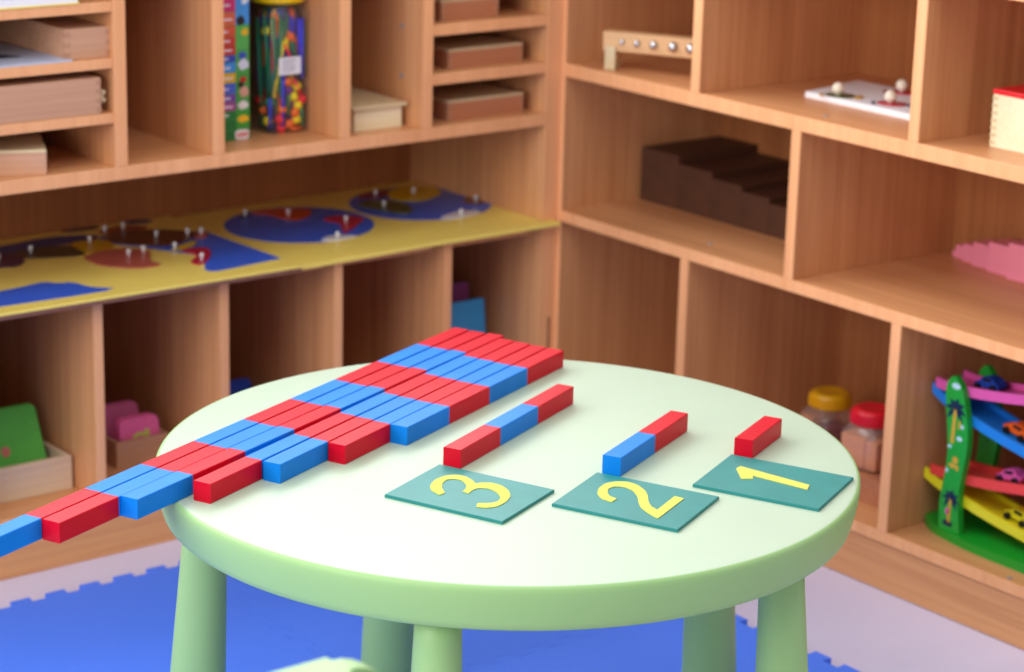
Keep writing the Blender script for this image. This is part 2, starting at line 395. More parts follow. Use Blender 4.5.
# ------------------------------------------------------------------ foam floor tiles with jigsaw edges
PITCH = .0592; TILE = 10*PITCH
def jig(n=10, depth=.0085):
    """edge profile along [0,TILE]: (t, offset)"""
    p = []
    for k in range(n):
        t0 = PITCH*k+.018; t1 = t0+.030
        p += [(t0+.0012, -depth), (t0-.0012, depth), (t1+.0012, depth), (t1-.0012, -depth)]
    return p
JG = jig()
def tile(x0, y0):
    x1, y1 = x0+TILE, y0+TILE; pts = []
    e = .0085
    pts += [(x0-e, y0-e)]+[(x0+t, y0+o) for t, o in JG]
    pts += [(x1-e, y0-e)]+[(x1+o, y0+t) for t, o in JG]
    pts += [(x1-e, y1-e)]+[(x0+t, y1+o) for t, o in JG[::-1]]
    pts += [(x0-e, y1-e)]+[(x0+o, y0+t) for t, o in JG[::-1]]
    cx, cy = (x0+x1)/2, (y0+y1)/2
    return [((x-cx)*.9985, (y-cy)*.9985) for x, y in pts], (cx, cy, 0)
where = {(0, 0): 'blue foam floor tile in the corner between the two shelving units', (1, 0): 'blue foam floor tile along the left shelving unit, under the table side',
         (2, 0): 'blue foam floor tile along the left shelving unit, farthest from the corner', (0, 1): 'blue foam floor tile along the right shelving unit, second from the corner',
         (1, 1): 'blue foam floor tile directly under the middle of the round table', (2, 1): 'blue foam floor tile on the left behind the small chair'}
for (i, j), lab in where.items():
    pts, ctr = tile(-.283-TILE*(i+1), -.118-TILE*(j+1)+.0)
    bm = B(); fs = prism(bm, pts, 0, .012); o = mk('foam_tile', bm, M['foam'], None, ctr); tag(o, lab, 'floor mat', 'blue foam floor tiles')

# ------------------------------------------------------------------ small chair at the front
CH = thing('child_chair', 'pale green plastic child chair, rounded backrest top showing in front of the table', 'chair', (-1.862, -1.938, -.0075))
bm = B()
def backrest_outline():
    p = []
    for k in range(9):
        a = math.radians(90*k/8); p.append((.15+.05*math.sin(a), .62+.05*math.cos(a)))
    p += [(.185, .34), (-.185, .34)]
    for k in range(9):
        a = math.radians(90-90*k/8); p.append((-.15-.05*math.sin(a), .62+.05*math.cos(a)))
    return p
fs = prism(bm, backrest_outline(), -.018, .018, keep=True)
bmesh.ops.bevel(bm, geom=list(fs[0].edges)+list(fs[1].edges), offset=.007, segments=3, affect='EDGES')
bmesh.ops.rotate(bm, verts=bm.verts[:], cent=(0, 0, 0), matrix=Matrix.Rotation(PI/2, 3, 'X'))
bmesh.ops.translate(bm, verts=bm.verts[:], vec=(0, .135, 0))
mk('backrest', bm, M['table'], CH)
bm = B(); prism(bm, round_rect(-.185, .185, -.17, .155, .05), .27, .31, 0, .008); mk('seat', bm, M['table'], CH)
for sx in (-1, 1):
    for sy in (-1, 1):
        bm = B(); rings = lathe(bm, [(.032, 0), (.030, .08), (.026, .18), (.022, .268)], 24, (sx*.135, sy*.115-.01, 0)); mk('leg', bm, M['table'], CH)

# ------------------------------------------------------------------ map boards and their pieces
def map_board(label, x0, x1, y0, y1, z0, thick, lip=None):
    cx, cy = (x0+x1)/2, (y0+y1)/2
    t = thing('map_board', label, 'puzzle board', (cx, cy, z0), 0, 'yellow map boards on the middle shelf')
    return t, cx, cy
MT = 'yellow map boards on the middle shelf'
# left board, on a brown backing
mb = thing('map_board', 'yellow board on the middle shelf with straight-edged blue seas and many small land pieces', 'puzzle board', (-.87, .17, .431), 0, MT)
def loc2(pts, c): return [(x-c[0], y-c[1]) for x, y in pts]
c1 = (-.87, .17)
bx('backing', M['mapbase'], mb, -1.17+.87, -.566+.87, -.026-.17, .398-.17, 0, .0065, .0006)
bx('yellow_panel', M['yel'], mb, -1.17+.87, -.566+.87, -.028-.17, .398-.17, .0066, .0112, .0006)
def sea(parent, pts, z, mat, name='sea'):
    bm = B(); prism(bm, pts, z, z+.0004); return mk(name, bm, mat, parent)
sea(mb, loc2(round_poly([(-1.155, 0.085), (-1.054, 0.089), (-1.003, 0.098), (-0.968, 0.105), (-0.956, 0.083), (-0.932, 0.080), (-0.925, 0.035), (-0.888, 0.003), (-0.994, 0.003), (-1.093, 0.008), (-1.155, 0.010)], 1), c1), .01125, M['sea'])
sea(mb, loc2([(-0.578, 0.262), (-0.572, 0.028), (-0.655, 0.018), (-0.705, 0.013), (-0.718, 0.02), (-0.716, 0.035), (-0.686, 0.083), (-0.677, 0.126), (-0.696, 0.158), (-0.72, 0.203), (-0.763, 0.28), (-0.752, 0.324), (-0.67, 0.288), (-0.602, 0.27)], c1), .01125, M['sea'])
sea(mb, loc2(round_poly([(-1.05, 0.36), (-0.917, 0.348), (-0.829, 0.37), (-0.747, 0.34), (-0.755, 0.308), (-0.818, 0.307), (-0.921, 0.299), (-1.05, 0.29)], 1), c1), .01125, M['seadark'])
sea(mb, loc2(round_poly([(-.668, .396), (-.64, .397), (-.612, .385), (-.618, .366), (-.659, .373)], 1), c1), .01125, M['seadark'])
sea(mb, loc2(round_poly([(-0.793, 0.394), (-0.763, 0.397), (-0.709, 0.395), (-0.722, 0.375), (-0.774, 0.372)], 1), c1), .01125, M['p_slate'])
False and sea(mb, loc2(round_poly([(-0.793, 0.37), (-0.763, 0.372), (-0.709, 0.37), (-0.722, 0.357), (-0.774, 0.355)], 1), c1), .01125, M['p_slate'])
G1 = 'land pieces on the left map board'
Z1 = .431+.0118
def piece(pts, z, mat, knobs, label, group, it=2):
    cx = sum(p[0] for p in pts)/len(pts); cy = sum(p[1] for p in pts)/len(pts)
    bm = B(); prism(bm, [(x*1.13, y*1.13) for x, y in loc2(round_poly(pts, it), (cx, cy))], 0, .0014)
    o = mk('puzzle_piece', bm, mat, None, (cx, cy, z)); tag(o, label, 'puzzle piece', group)
    for kx, ky in knobs:
        bm = B(); lathe(bm, [(.0026, .0014), (.0020, .004), (.0022, .006), (.0036, .0078), (.0040, .0095), (.0034, .0114), (.0016, .0126)], 12, (kx-cx, ky-cy, 0))
        k = mk('peg', bm, M['knobw'], o); k['label'] = 'small white peg'
    return o
P1 = [
 ([(-0.734, 0.325), (-0.652, 0.313), (-0.603, 0.258), (-0.63, 0.226), (-0.678, 0.205), (-0.706, 0.218), (-0.731, 0.245), (-0.752, 0.283)], 'darkbrown', [(-.672, .264), (-.619, .250)], 'large dark brown land piece on the left map board, between yellow and crimson ones'),
 ([(-0.732, 0.352), (-0.676, 0.368), (-0.645, 0.33), (-0.702, 0.331), (-0.735, 0.337)], 'redbrown', [(-.691, .345), (-.728, .342)], 'red-brown land piece on the left map board, at the back edge'),
 ([(-0.835, 0.208), (-0.773, 0.226), (-0.736, 0.186), (-0.754, 0.151), (-0.769, 0.129), (-0.76, 0.1), (-0.807, 0.099), (-0.841, 0.144), (-0.842, 0.182)], 'salmon', [(-.777, .174), (-.745, .182)], 'salmon pink land piece on the left map board, in the open yellow area'),
 ([(-0.82, 0.303), (-0.759, 0.299), (-0.765, 0.24), (-0.82, 0.224), (-0.82, 0.262)], 'ochre', [(-.786, .290)], 'square ochre yellow land piece on the left map board, between olive and salmon ones'),
 ([(-0.927, 0.296), (-0.828, 0.296), (-0.831, 0.26), (-0.836, 0.22), (-0.913, 0.246), (-0.921, 0.259)], 'olive', [(-.900, .283)], 'dark olive brown land piece on the left map board, beside the purple one'),
 ([(-0.994, 0.30), (-0.944, 0.298), (-0.935, 0.285), (-0.933, 0.245), (-0.961, 0.214), (-0.985, 0.226), (-1.035, 0.232)], 'purple', [(-.97, .26)], 'dark purple land piece at the left end of the left map board'),
 ([(-0.696, 0.176), (-0.628, 0.208), (-0.645, 0.182), (-0.684, 0.166)], 'pyellow', [(-.688, .176)], 'thin bright yellow land piece on the left map board, beside the blue sea'),
 ([(-0.580, 0.255), (-0.598, 0.218), (-0.622, 0.218), (-0.604, 0.25)], 'pink', [(-.596, .242)], 'tiny pink land piece on the left map board, at the back of its sea'),
 ([(-0.712, 0.09), (-0.706, 0.060), (-0.661, 0.106), (-0.640, 0.152), (-0.665, 0.160), (-0.690, 0.157), (-0.675, 0.116)], 'crimson', [(-.690, .086)], 'crimson hooked land piece on the left map board, against the blue sea'),
]
for pts, cl, kn, lab in P1: piece(pts, Z1, M['p_'+cl], kn, lab, G1, 1)
# right board with two hemispheres
TILT = .012
mb2 = thing('map_board', 'yellow board on the middle shelf with two round blue world hemispheres', 'puzzle board', (-.28, .17, .431+.28*TILT), 0, MT); mb2.rotation_euler = (0, -TILT, 0)
c2 = (-.28, .17)
bm = B(); prism(bm, loc2([(-.562, -.018), (-.3, -.016), (-.014, -.026), (-.014, -.003), (-.036, -.001), (-.036, .398), (-.562, .398)], c2), 0, .0072, 0, .0006); mk('yellow_panel', bm, M['yel'], mb2)
def disc(c, rr): return [(c[0]+rr*math.cos(2*PI*k/64), c[1]+rr*math.sin(2*PI*k/64)) for k in range(64)]
H1, H2 = (-.408, .221), (-.136, .23)
sea(mb2, loc2(disc(H1, .132), c2), .00725, M['sea'], 'hemisphere'); sea(mb2, loc2(disc(H2, .131), c2), .00725, M['sea'], 'hemisphere')
Z2 = .431+.0078; G2 = 'land pieces on the two hemispheres'
P2 = [
 ([(-0.434, 0.338), (-0.384, 0.338), (-0.333, 0.305), (-0.36, 0.266), (-0.394, 0.249), (-0.41, 0.275), (-0.409, 0.305)], 'orange', [(-.387, .288)], 'orange land piece at the top of the left blue hemisphere'),
 ([(-0.36, 0.219), (-0.327, 0.232), (-0.288, 0.196), (-0.327, 0.16), (-0.380, 0.122), (-0.364, 0.153), (-0.343, 0.187)], 'crimson', [(-.333, .185)], 'pinkish red pointed land piece on the left blue hemisphere'),
 ([(-0.440, 0.105), (-0.403, 0.119), (-0.387, 0.1), (-0.376, 0.09), (-0.404, 0.086), (-0.429, 0.088)], 'white', [(-.412, .096)], 'white land piece at the lower rim of the left blue hemisphere'),
 ([(-0.465, 0.334), (-0.445, 0.343), (-0.437, 0.338), (-0.453, 0.315), (-0.471, 0.315)], 'navy', [(-.455, .325)], 'dark navy land piece at the upper rim of the left blue hemisphere'),
 ([(-0.188, 0.345), (-0.145, 0.356), (-0.126, 0.344), (-0.161, 0.306), (-0.198, 0.315), (-0.203, 0.33)], 'darkred', [(-.172, .322)], 'dark red land piece on the right blue hemisphere'),
 ([(-0.242, 0.282), (-0.188, 0.295), (-0.167, 0.245), (-0.186, 0.188), (-0.214, 0.178), (-0.23, 0.235)], 'olivegreen', [(-.21, .241)], 'olive green land piece at the left side of the right blue hemisphere'),
 ([(-0.134, 0.333), (-0.084, 0.347), (-0.045, 0.317), (-0.06, 0.272), (-0.118, 0.245), (-0.161, 0.279)], 'pyellow', [(-.101, .299)], 'yellow land piece filling the top of the right blue hemisphere'),
 ([(-0.055, 0.206), (-0.019, 0.222), (-0.017, 0.187), (-0.047, 0.160), (-0.068, 0.178)], 'brown', [(-.046, .180)], 'small brown land piece at the right side of the right blue hemisphere'),
 ([(-0.179, 0.114), (-0.116, 0.137), (-0.088, 0.112), (-0.119, 0.100), (-0.156, 0.101)], 'white', [(-.135, .108)], 'white land piece at the lower rim of the right blue hemisphere'),
]
for pts, cl, kn, lab in P2:
    o = piece(pts, Z2, M['p_'+cl], kn, lab, G2, 1); o.location.z += TILT*(o.location.x+.56); o.rotation_euler = (0, -TILT, 0)

# ------------------------------------------------------------------ boxes in the left unit
def jointed_box(name, label, cat, loc, rz, w, d, h, mat, lidmat=None, lidh=.006, over=0., group=None, fingers=0, fmat=None, lidname='lid'):
    """box with its front-right lower corner at loc: runs to -x (w) and +y (d)"""
    t = thing(name, label, cat, loc, rz, group)
    bm = B(); box(bm, -w, 0, 0, d, 0, h, 0, .001)
    if fingers:
        s = h/(2*fingers)
        for k in range(fingers):
            for x in (-w, 0):
                sx = -1 if x < 0 else 1
                box(bm, x-.0004 if sx > 0 else x-.0006, x+.0006 if sx > 0 else x+.0004, .0, .009, s*(2*k+.5), s*(2*k+1.5), 1, 0)
                box(bm, min(x, x-sx*.008), max(x, x-sx*.008), -.0006, .0, s*(2*k+.5), s*(2*k+1.5), 1, 0)
    mk('body', bm, [mat, fmat or M['traydark']], t)
    if lidmat: bx(lidname, lidmat, t, -w-over, over, -over, d+over, h+.0002, h+lidh, .001)
    return t
jointed_box('wooden_box', 'small wooden box with a pale lid on the lowest left pigeonhole, turned at an angle', 'box', (-1.009, .008, .6385), math.radians(-24), .14, .2, .0335, M['pinkwood'], M['palewood'], .0055, 0)
wb = jointed_box('wooden_box', 'wide pinkish wooden box filling the second left pigeonhole from below', 'box', (-.9155, .004, .7235), 0, .30, .3, .057, M['pinkwood'], None, fingers=4)
bm = B(); ball(bm, (.008, .008, .020), .0042); ball(bm, (.008, .008, .032), .0042); rod_between(bm, (.0005, .008, .0265), (.008, .008, .0265), .0025); mk('clasp', bm, M['palewood'], wb)
jointed_box('wooden_box', 'narrow deep wooden box beside a bluish sheet in the third left pigeonhole', 'box', (-.8925, .012, .809), 0, .077, .28, .0475, M['pinkwood'], None, fingers=3)
bk = thing('printed_sheet', 'bluish white printed sheet lying beside the narrow box in the left pigeonhole', 'paper', (-1.06, .11, .809))
bm = B(); prism(bm, [(-.12, -.105), (.098, -.105), (.078, .09), (-.12, .13)], 0, .003); mk('sheet', bm, M['bluepaper'], bk)
bm = B(); prism(bm, [(-.10, -.045), (.045, -.045), (-.02, .06), (-.10, .06)], .0031, .0035); mk('dark_print', bm, M['darkprint'], bk)
pp = thing('paper_stack', 'white paper sheets with a yellow edge on the top left pigeonhole', 'paper', (-1.05, .12, .896))
bm = B(); prism(bm, [(-.14, -.118), (.098, -.118), (.085, .12), (-.14, .12)], .0021, .014); mk('sheets', bm, M['paper'], pp)
bm = B(); prism(bm, [(-.14, -.12), (.1, -.12), (.087, .122), (-.14, .122)], 0, .002); mk('yellow_card', bm, M['yel'], pp)

GB = 'lidded boxes in the narrow pigeonholes by the corner'
for z, hgt, lab, xr, wd in ((.6385, .031, 'reddish wooden box with pale lid, lowest of three by the corner', -.062, .166),
                            (.7295, .029, 'reddish wooden box with pale lid, middle of three by the corner', -.066, .162),
                            (.8135, .031, 'reddish wooden box, topmost of three by the corner, cut by picture edge', -.122, .124)):
    jointed_box('wooden_box', lab, 'box', (xr, .030, z), 0, wd, .17, hgt, M['redwood'], M['palewood'], .0045, .0006, GB, 3)
cb = jointed_box('wooden_box', 'cream wooden box with an overhanging lid, alone in its pigeonhole', 'box', (-.322, .036, .6385), 0, .098, .16, .0365, M['cream'], M['palewood'], .0065, .007)

# striped carton
CB = thing('game_carton', 'tall colourful striped cardboard carton standing beside the clear jar of sticks', 'box', (-.626, .08, .6385))
bm = B(); box(bm, -.0265, .0265, 0, .2, 0, .27, 0, .0008)
strip = [(30, 120, 60), (30, 120, 60), (34, 130, 66), (170, 60, 150), (120, 70, 170), (70, 100, 210), (226, 180, 40), (60, 150, 230), (50, 70, 190), (205, 40, 50), (214, 50, 56), (222, 90, 60), (226, 110, 76), (214, 50, 120), (200, 50, 140)]
mats = [plain('carton_card', (60, 150, 70), .4, .5, .04)]
zs = 0.
hs = [.018, .018, .014, .014, .014, .018, .017, .017, .012, .016, .014, .018, .022, .025, .028]
for k, (c, h) in enumerate(zip(strip, hs)):
    mats.append(plain('carton_band_%d' % k, c, .4, .5, .03)); box(bm, -.0262, .000, -.0006, .0, zs+.0006, zs+h-.0006, len(mats)-1, 0)
    mats.append(M['paper']) if k == 0 else None
    zs += h
wi = 2
for k in range(2, 14):   # short pale lines of print on the bands
    z = sum(hs[:k])+hs[k]*.4; box(bm, -.022, -.006-.004*(k % 3), -.0010, -.0007, z, z+.0028, wi, 0)
pal = [((0, 0), 60, 160, 60), ((.0, .21), 60, 150, 230)]
right_cols = [(0, .02, (40, 140, 60)), (.02, .045, (60, 160, 60)), (.045, .11, (70, 160, 70)), (.11, .15, (80, 170, 80)), (.15, .19, (90, 185, 90)), (.19, .27, (70, 160, 235))]
for z0, z1, c in right_cols:
    mats.append(plain('carton_side_%d' % int(z0*1000), c, .4, .5, .04)); box(bm, .0005, .0262, -.0006, 0, z0+.0005, z1-.0003, len(mats)-1, 0)
blobs = [(.014, .035, .011, .006, (240, 190, 40)), (.014, .058, .010, .007, (230, 225, 225)), (.016, .08, .009, .009, (214, 160, 140)), (.010, .092, .006, .005, (24, 24, 28)),
         (.015, .125, .010, .009, (220, 225, 240)), (.013, .14, .008, .006, (60, 90, 190)), (.018, .178, .007, .006, (240, 190, 40)), (.010, .197, .008, .008, (24, 26, 34)), (.014, .10, .007, .005, (190, 40, 40)), (.018, .235, .007, .012, (235, 245, 250))]
for x, z, a, b2, c in blobs:
    mats.append(plain('carton_blob', c, .4, .5, .03)); mi = len(mats)-1
    vs = [bm.verts.new((x+a*math.cos(2*PI*j/14)*(1+.18*math.sin(3*j)), -.0009, z+b2*math.sin(2*PI*j/14)*(1+.15*math.cos(2*j)))) for j in range(14)]
    f = bm.faces.new(vs); f.material_index = mi
mk('carton', bm, mats, CB)
bm = B(); prism(bm, round_rect(-.014, .0125, .001, .0175, .006), -.0018, -.0012); 
bmesh.ops.rotate(bm, verts=bm.verts[:], cent=(0, 0, 0), matrix=Matrix.Rotation(PI/2, 3, 'X')); bmesh.ops.translate(bm, verts=bm.verts[:], vec=(.012, -.0027, 0))
bm2 = bm
mats2 = [M['paper'], M['lidred']]
for j in range(7):
    box(bm2, .002+j*.003, .0042+j*.003, -.0016, -.0012, .006, .0115+.0015*(j % 2), 1, 0)
lb = mk('white_label', bm2, mats2, CB)

# tall jar of sticks and balls
JX, JY = -.5165, .122
J = thing('clear_jar', 'tall clear square jar with a yellow lid, packed with coloured sticks and balls', 'jar', (JX, JY, .6385))
def rr_loft(bm, levels, mi=0, smooth=True, cap=(True, True)):
    rings = []
    for hw, rad, z in levels: rings.append([bm.verts.new((x, y, z)) for x, y in round_rect(-hw, hw, -hw, hw, rad, 6)])
    n = len(rings[0])
    for a, b_ in zip(rings, rings[1:]):
        for k in range(n):
            f = bm.faces.new((a[k], a[(k+1) % n], b_[(k+1) % n], b_[k])); f.smooth = smooth; f.material_index = mi
    if cap[0]: bm.faces.new(rings[0][::-1]).material_index = mi
    if cap[1]: bm.faces.new(rings[-1]).material_index = mi
bm = B(); rr_loft(bm, [(.036, .008, .0005), (.0395, .010, .004), (.0395, .010, .197), (.037, .016, .209), (.036, .03, .216), (.036, .034, .223)], cap=(True, False)); mk('jar_body', bm, M['clear2'], J)
bm = B(); lathe(bm, [(.044, .2175), (.0455, .220), (.0455, .245), (.043, .249), (.0, .249)], 40, top=False, bot=False); lathe(bm, [(.0455, .220), (.047, .2205), (.047, .223), (.0455, .2235)], 40, top=False, bot=False); mk('lid', bm, M['lidyel2'], J)
bm = B(); box(bm, -.024, .019, -.0412, -.0398, .100, .129, 0, 0)
for k in range(4): box(bm, -.017, .005+.003*(k % 2), -.0415, -.0412, .106+.0055*k, .1078+.0055*k, 1, 0)
mk('paper_label', bm, [M['paper'], M['print']], J)
cols = dict(green=(16, 140, 96), yellow=(255, 228, 20), red=(244, 24, 56), blue=(44, 54, 232), orange=(255, 116, 36), purple=(104, 36, 130))
cm = {k: plain('stick_'+k, c, .35, .5, .03) for k, c in cols.items()}
# balls in the lower half
SB = 'coloured balls inside the tall jar'; ball_cols = ['yellow', 'orange', 'red', 'yellow', 'orange', 'red', 'yellow', 'orange', 'purple', 'yellow', 'red', 'orange', 'yellow', 'orange', 'green', 'red', 'yellow', 'orange']
bp_ = [(.018, -.028, .018), (.004, -.028, .012), (-.016, -.029, .022), (.021, -.028, .042), (.014, -.029, .030), (-.012, -.028, .006), (.012, -.029, .058), (-.011, -.029, .038), (.002, -.028, .069), (.019, -.028, .074), (.029, -.028, .052), (.000, -.029, .084),
       (-.029, -.014, .018), (-.029, .000, .034), (-.029, -.018, .050), (-.029, .010, .050), (-.029, -.010, .168), (.006, -.028, .158)]
protos = {}
for c_, (x, y, z) in zip(ball_cols, bp_):
    if c_ not in protos:
        bm = B(); ball(bm, (0, 0, 0), .0082); o = mk('plastic_ball', bm, cm[c_]); protos[c_] = o
    else:
        o = protos[c_].copy(); col.objects.link(o)
    o.location = (JX+x, JY+y, .6385+z+.002); tag(o, 'small round %s ball inside the tall jar of sticks' % c_, 'ball', SB)
SS = 'coloured sticks inside the tall jar'
stick_spec = [('green', (-.030, -.022, .07), (-.034, -.012, .195)), ('green', (-.022, -.031, .07), (-.028, -.030, .195)), ('green', (-.016, -.032, .06), (-.016, -.032, .19)), ('yellow', (-.028, -.031, .065), (-.009, -.033, .155)),
    ('yellow', (-.026, -.028, .06), (-.013, -.030, .13)), ('red', (-.010, -.034, .150), (.010, -.034, .115)), ('red', (.010, -.034, .09), (.026, -.033, .06)), ('blue', (-.012, -.034, .012), (-.012, -.034, .10)),
    ('blue', (.024, -.031, .11), (.021, -.031, .19)), ('blue', (.028, -.031, .09), (.028, -.031, .19)), ('orange', (-.010, -.030, .105), (-.016, -.026, .06)), ('orange', (.000, -.032, .17), (.016, -.032, .15)), ('green', (.006, -.030, .16), (.014, -.030, .125)),
    ('green', (.033, -.026, .09), (.033, -.026, .18)), ('green', (.000, -.031, .03), (.002, -.031, .075)), ('green', (.028, -.031, .008), (.026, -.031, .045)), ('orange', (.005, -.031, .005), (.026, -.031, .006)), ('yellow', (-.003, -.034, .14), (-.006, -.034, .16)),
    ('purple', (-.033, .010, .07), (-.031, .014, .19)), ('orange', (.030, -.030, .115), (.026, -.030, .14)), ('purple', (.008, -.026, .03), (.020, -.026, .08)), ('green', (-.033, -.004, .01), (-.033, .012, .19)), ('blue', (-.033, -.026, .01), (-.033, -.027, .06))]
for c_, a, b_ in stick_spec:
    bm = B(); rod_between(bm, a, b_, .0026); o = mk('plastic_stick', bm, cm[c_], None, (JX, JY, .6385)); tag(o, 'thin %s stick inside the tall jar with a yellow lid' % c_, 'stick', SS)
# denser filling seen between them
bm = B(); rr_loft(bm, [(.026, .008, .003), (.027, .008, .19), (.022, .008, .207)])
m, nt, b = newmat('stick_filling'); M['fill'] = m
tc = nt.nodes.new('ShaderNodeTexCoord'); mp = nt.nodes.new('ShaderNodeMapping'); mp.inputs['Scale'].default_value = (160, 160, 26)
vo = nt.nodes.new('ShaderNodeTexVoronoi'); vo.inputs['Scale'].default_value = 1.
sep = nt.nodes.new('ShaderNodeSeparateColor'); rp = nt.nodes.new('ShaderNodeValToRGB'); rp.color_ramp.interpolation = 'CONSTANT'
es = rp.color_ramp.elements; es[0].color = srgb(22, 120, 84); es[0].position = 0; es[1].color = srgb(74, 40, 120); es[1].position = .3
for p, c in ((.5, (44, 58, 200)), (.64, (26, 130, 86)), (.76, (210, 36, 56)), (.86, (240, 200, 30)), (.93, (240, 110, 40))):
    e = es.new(p); e.color = srgb(*c)
nt.links.new(tc.outputs['Object'], mp.inputs['Vector']); nt.links.new(mp.outputs['Vector'], vo.inputs['Vector']); nt.links.new(vo.outputs['Color'], sep.inputs['Color']); nt.links.new(sep.outputs['Red'], rp.inputs['Fac']); nt.links.new(rp.outputs['Color'], b.inputs['Base Color'])
fo = mk('stick_filling', bm, M['fill'], None, (JX, JY, .6385)); tag(fo, 'mass of mixed coloured sticks deep inside the tall jar', 'sticks', None, 'stuff')

# ------------------------------------------------------------------ trays and boards in the lower left compartments
def open_tray(label, x0, x1, y0, y1, z0, h, mat, group=None, t=.010, fingers=0):
    cx, cy = (x0+x1)/2, (y0+y1)/2; o = thing('wooden_tray', label, 'tray', (cx, cy, z0), 0, group)
    a, b_ = (x1-x0)/2, (y1-y0)/2
    bx('bottom', mat, o, -a+t, a-t, -b_+t, b_-t, 0, .006)
    bx('front_wall', mat, o, -a, a, -b_, -b_+t, 0, h); bx('rear_wall', mat, o, -a, a, b_-t, b_, 0, h)
    bx('side_wall', mat, o, -a, -a+t, -b_+t, b_-t, 0, h); bx('side_wall', mat, o, a-t, a, -b_+t, b_-t, 0, h)
    return o
def board(label, name, x0, x1, y, z, h, mat, lean, group, th=.006, rad=.008, cat='board', sub=None):
    """leaning board: bottom edge at (y, z), leaning back by angle lean"""
    cx = (x0+x1)/2; a = (x1-x0)/2
    bm = B(); prism(bm, round_rect(-a, a, 0, h, rad, 4), -th/2, th/2, 0, .0006)
    bmesh.ops.rotate(bm, verts=bm.verts[:], cent=(0, 0, 0), matrix=Matrix.Rotation(PI/2, 3, 'X'))
    o = mk(name, bm, mat, None, (cx, y, z+.003), (-lean, 0, 0)); tag(o, label, cat, group)
    return o
open_tray('pale wooden tray holding green boards, lower left compartment', -1.15, -.947, .07, .26, .10, .057, M['tray'])
GBD = 'green boards in the pale tray'
gb = board('green board at the front of the pale tray, with a small pinkish mark', 'letter_board', -1.135, -.970, .100, .107, .128, M['greenboard'], math.radians(25), GBD)
bm = B(); prism(bm, round_poly([(.005, .062), (.015, .070), (.024, .062), (.020, .052), (.010, .050)], 1), .0032, .0040)
bmesh.ops.rotate(bm, verts=bm.verts[:], cent=(0, 0, 0), matrix=Matrix.Rotation(PI/2, 3, 'X')); mk('mark', bm, M['p_salmon'], gb)
board('green board leaning right behind the marked one in the pale tray', 'letter_board', -1.135, -.970, .109, .107, .128, M['greenboard'], math.radians(25), GBD)
open_tray('small pinkish wooden tray holding pink boards, second compartment from the left edge', -.843, -.742, .11, .30, .10, .046, M['traydark'], None, .008)
PB = 'pink boards in the small tray'
pb = board('pink board with a yellow letter at the front of the small tray', 'letter_board', -.826, -.750, .128, .107, .066, M['pinkboard'], math.radians(8), PB, .006, .012)
# rounded yellow letter, its lower half hidden by the tray wall
bm = B(); ring = []
cx0, cz0 = .000, .027
for k in range(20):
    a0, a1 = 2*PI*k/20, 2*PI*(k+1)/20
    for (A0, A1) in ((a0, a1),):
        q = [bm.verts.new((cx0+r_*math.cos(a), .0035*-1, cz0+r_*.9*math.sin(a))) for r_, a in ((.008, A0), (.0155, A0), (.0155, A1), (.008, A1))]
        bm.faces.new(q)
q = [bm.verts.new(p) for p in ((cx0+.0095, -.0037, cz0-.018), (cx0+.0185, -.0037, cz0-.018), (cx0+.0185, -.0037, cz0+.017), (cx0+.0095, -.0037, cz0+.017))]; bm.faces.new(q)
lt = mk('letter', bm, M['digit'], pb); lt['label'] = 'rough yellow letter a'
board('pink board right behind the one with the yellow letter in the small tray', 'letter_board', -.826, -.752, .140, .107, .066, M['pinkboard'], math.radians(8), PB, .006, .012)
board('mauve pink board standing farther back in the small tray, front one of the rear pair', 'letter_board', -.826, -.750, .196, .107, .070, M['pinkboard2'], math.radians(8), PB, .006, .012)
board('mauve pink board standing farther back in the small tray, rearmost of all', 'letter_board', -.826, -.750, .206, .107, .070, M['pinkboard2'], math.radians(8), PB, .006, .012)
board('deep blue board leaning in the third compartment, just above the table edge', 'letter_board', -.66, -.518, .19, .10, .080, M['dblueboard'], math.radians(20), None, .012, .012)
board('light blue board leaning in the compartment nearest the corner', 'folder', -.215, -.050, .13, .10, .168, M['blueboard'], math.radians(6), None, .006, .003, 'folder')
board('purple board standing behind the light blue one near the corner', 'folder', -.205, -.046, .185, .10, .186, M['purpleboard'], math.radians(6), None, .012, .003, 'folder')

# ------------------------------------------------------------------ right unit: top row
CBk = thing('knobbed_beam', 'pale wooden beam with a row of steel knobs standing on the upper shelf by the corner', 'beam toy', (.086, -.194, .727), .47)
bm = B(); box(bm, -.016, .012, -.128, .124, .033, .066, 0, .0012); mk('beam', bm, M['beam'], CBk)
for y in (.106, -.126):
    bm = B(); box(bm, -.022, -.0165, y-.008, y+.012, 0, .042, 0, .002); box(bm, -.0165, .012, y-.006, y+.010, 0, .0325, 0, .001); mk('foot', bm, M['palewood'], CBk)
for y, r_ in ((.088, .0050), (.060, .0064), (.029, .0080), (-.007, .0094), (-.040, .010), (-.078, .0105)):
    bm = B(); bmesh.ops.create_uvsphere(bm, u_segments=16, v_segments=10, radius=r_, matrix=Matrix.Translation((-.017, y, .050)))
    for f in bm.faces: f.smooth = True
    k = mk('knob', bm, M['steel'], CBk); k['label'] = 'round steel knob'
wp = thing('puzzle_board', 'white puzzle board with wooden ball knobs on the upper right shelf', 'puzzle board', (.235, -.565, .727))
bm = B(); prism(bm, [(-.103, .094), (.055, .126), (.055, -.145), (-.105, -.145)], 0, .009, 0, .001); mk('panel', bm, M['paper'], wp)
GP = 'knobbed pieces on the white puzzle board'
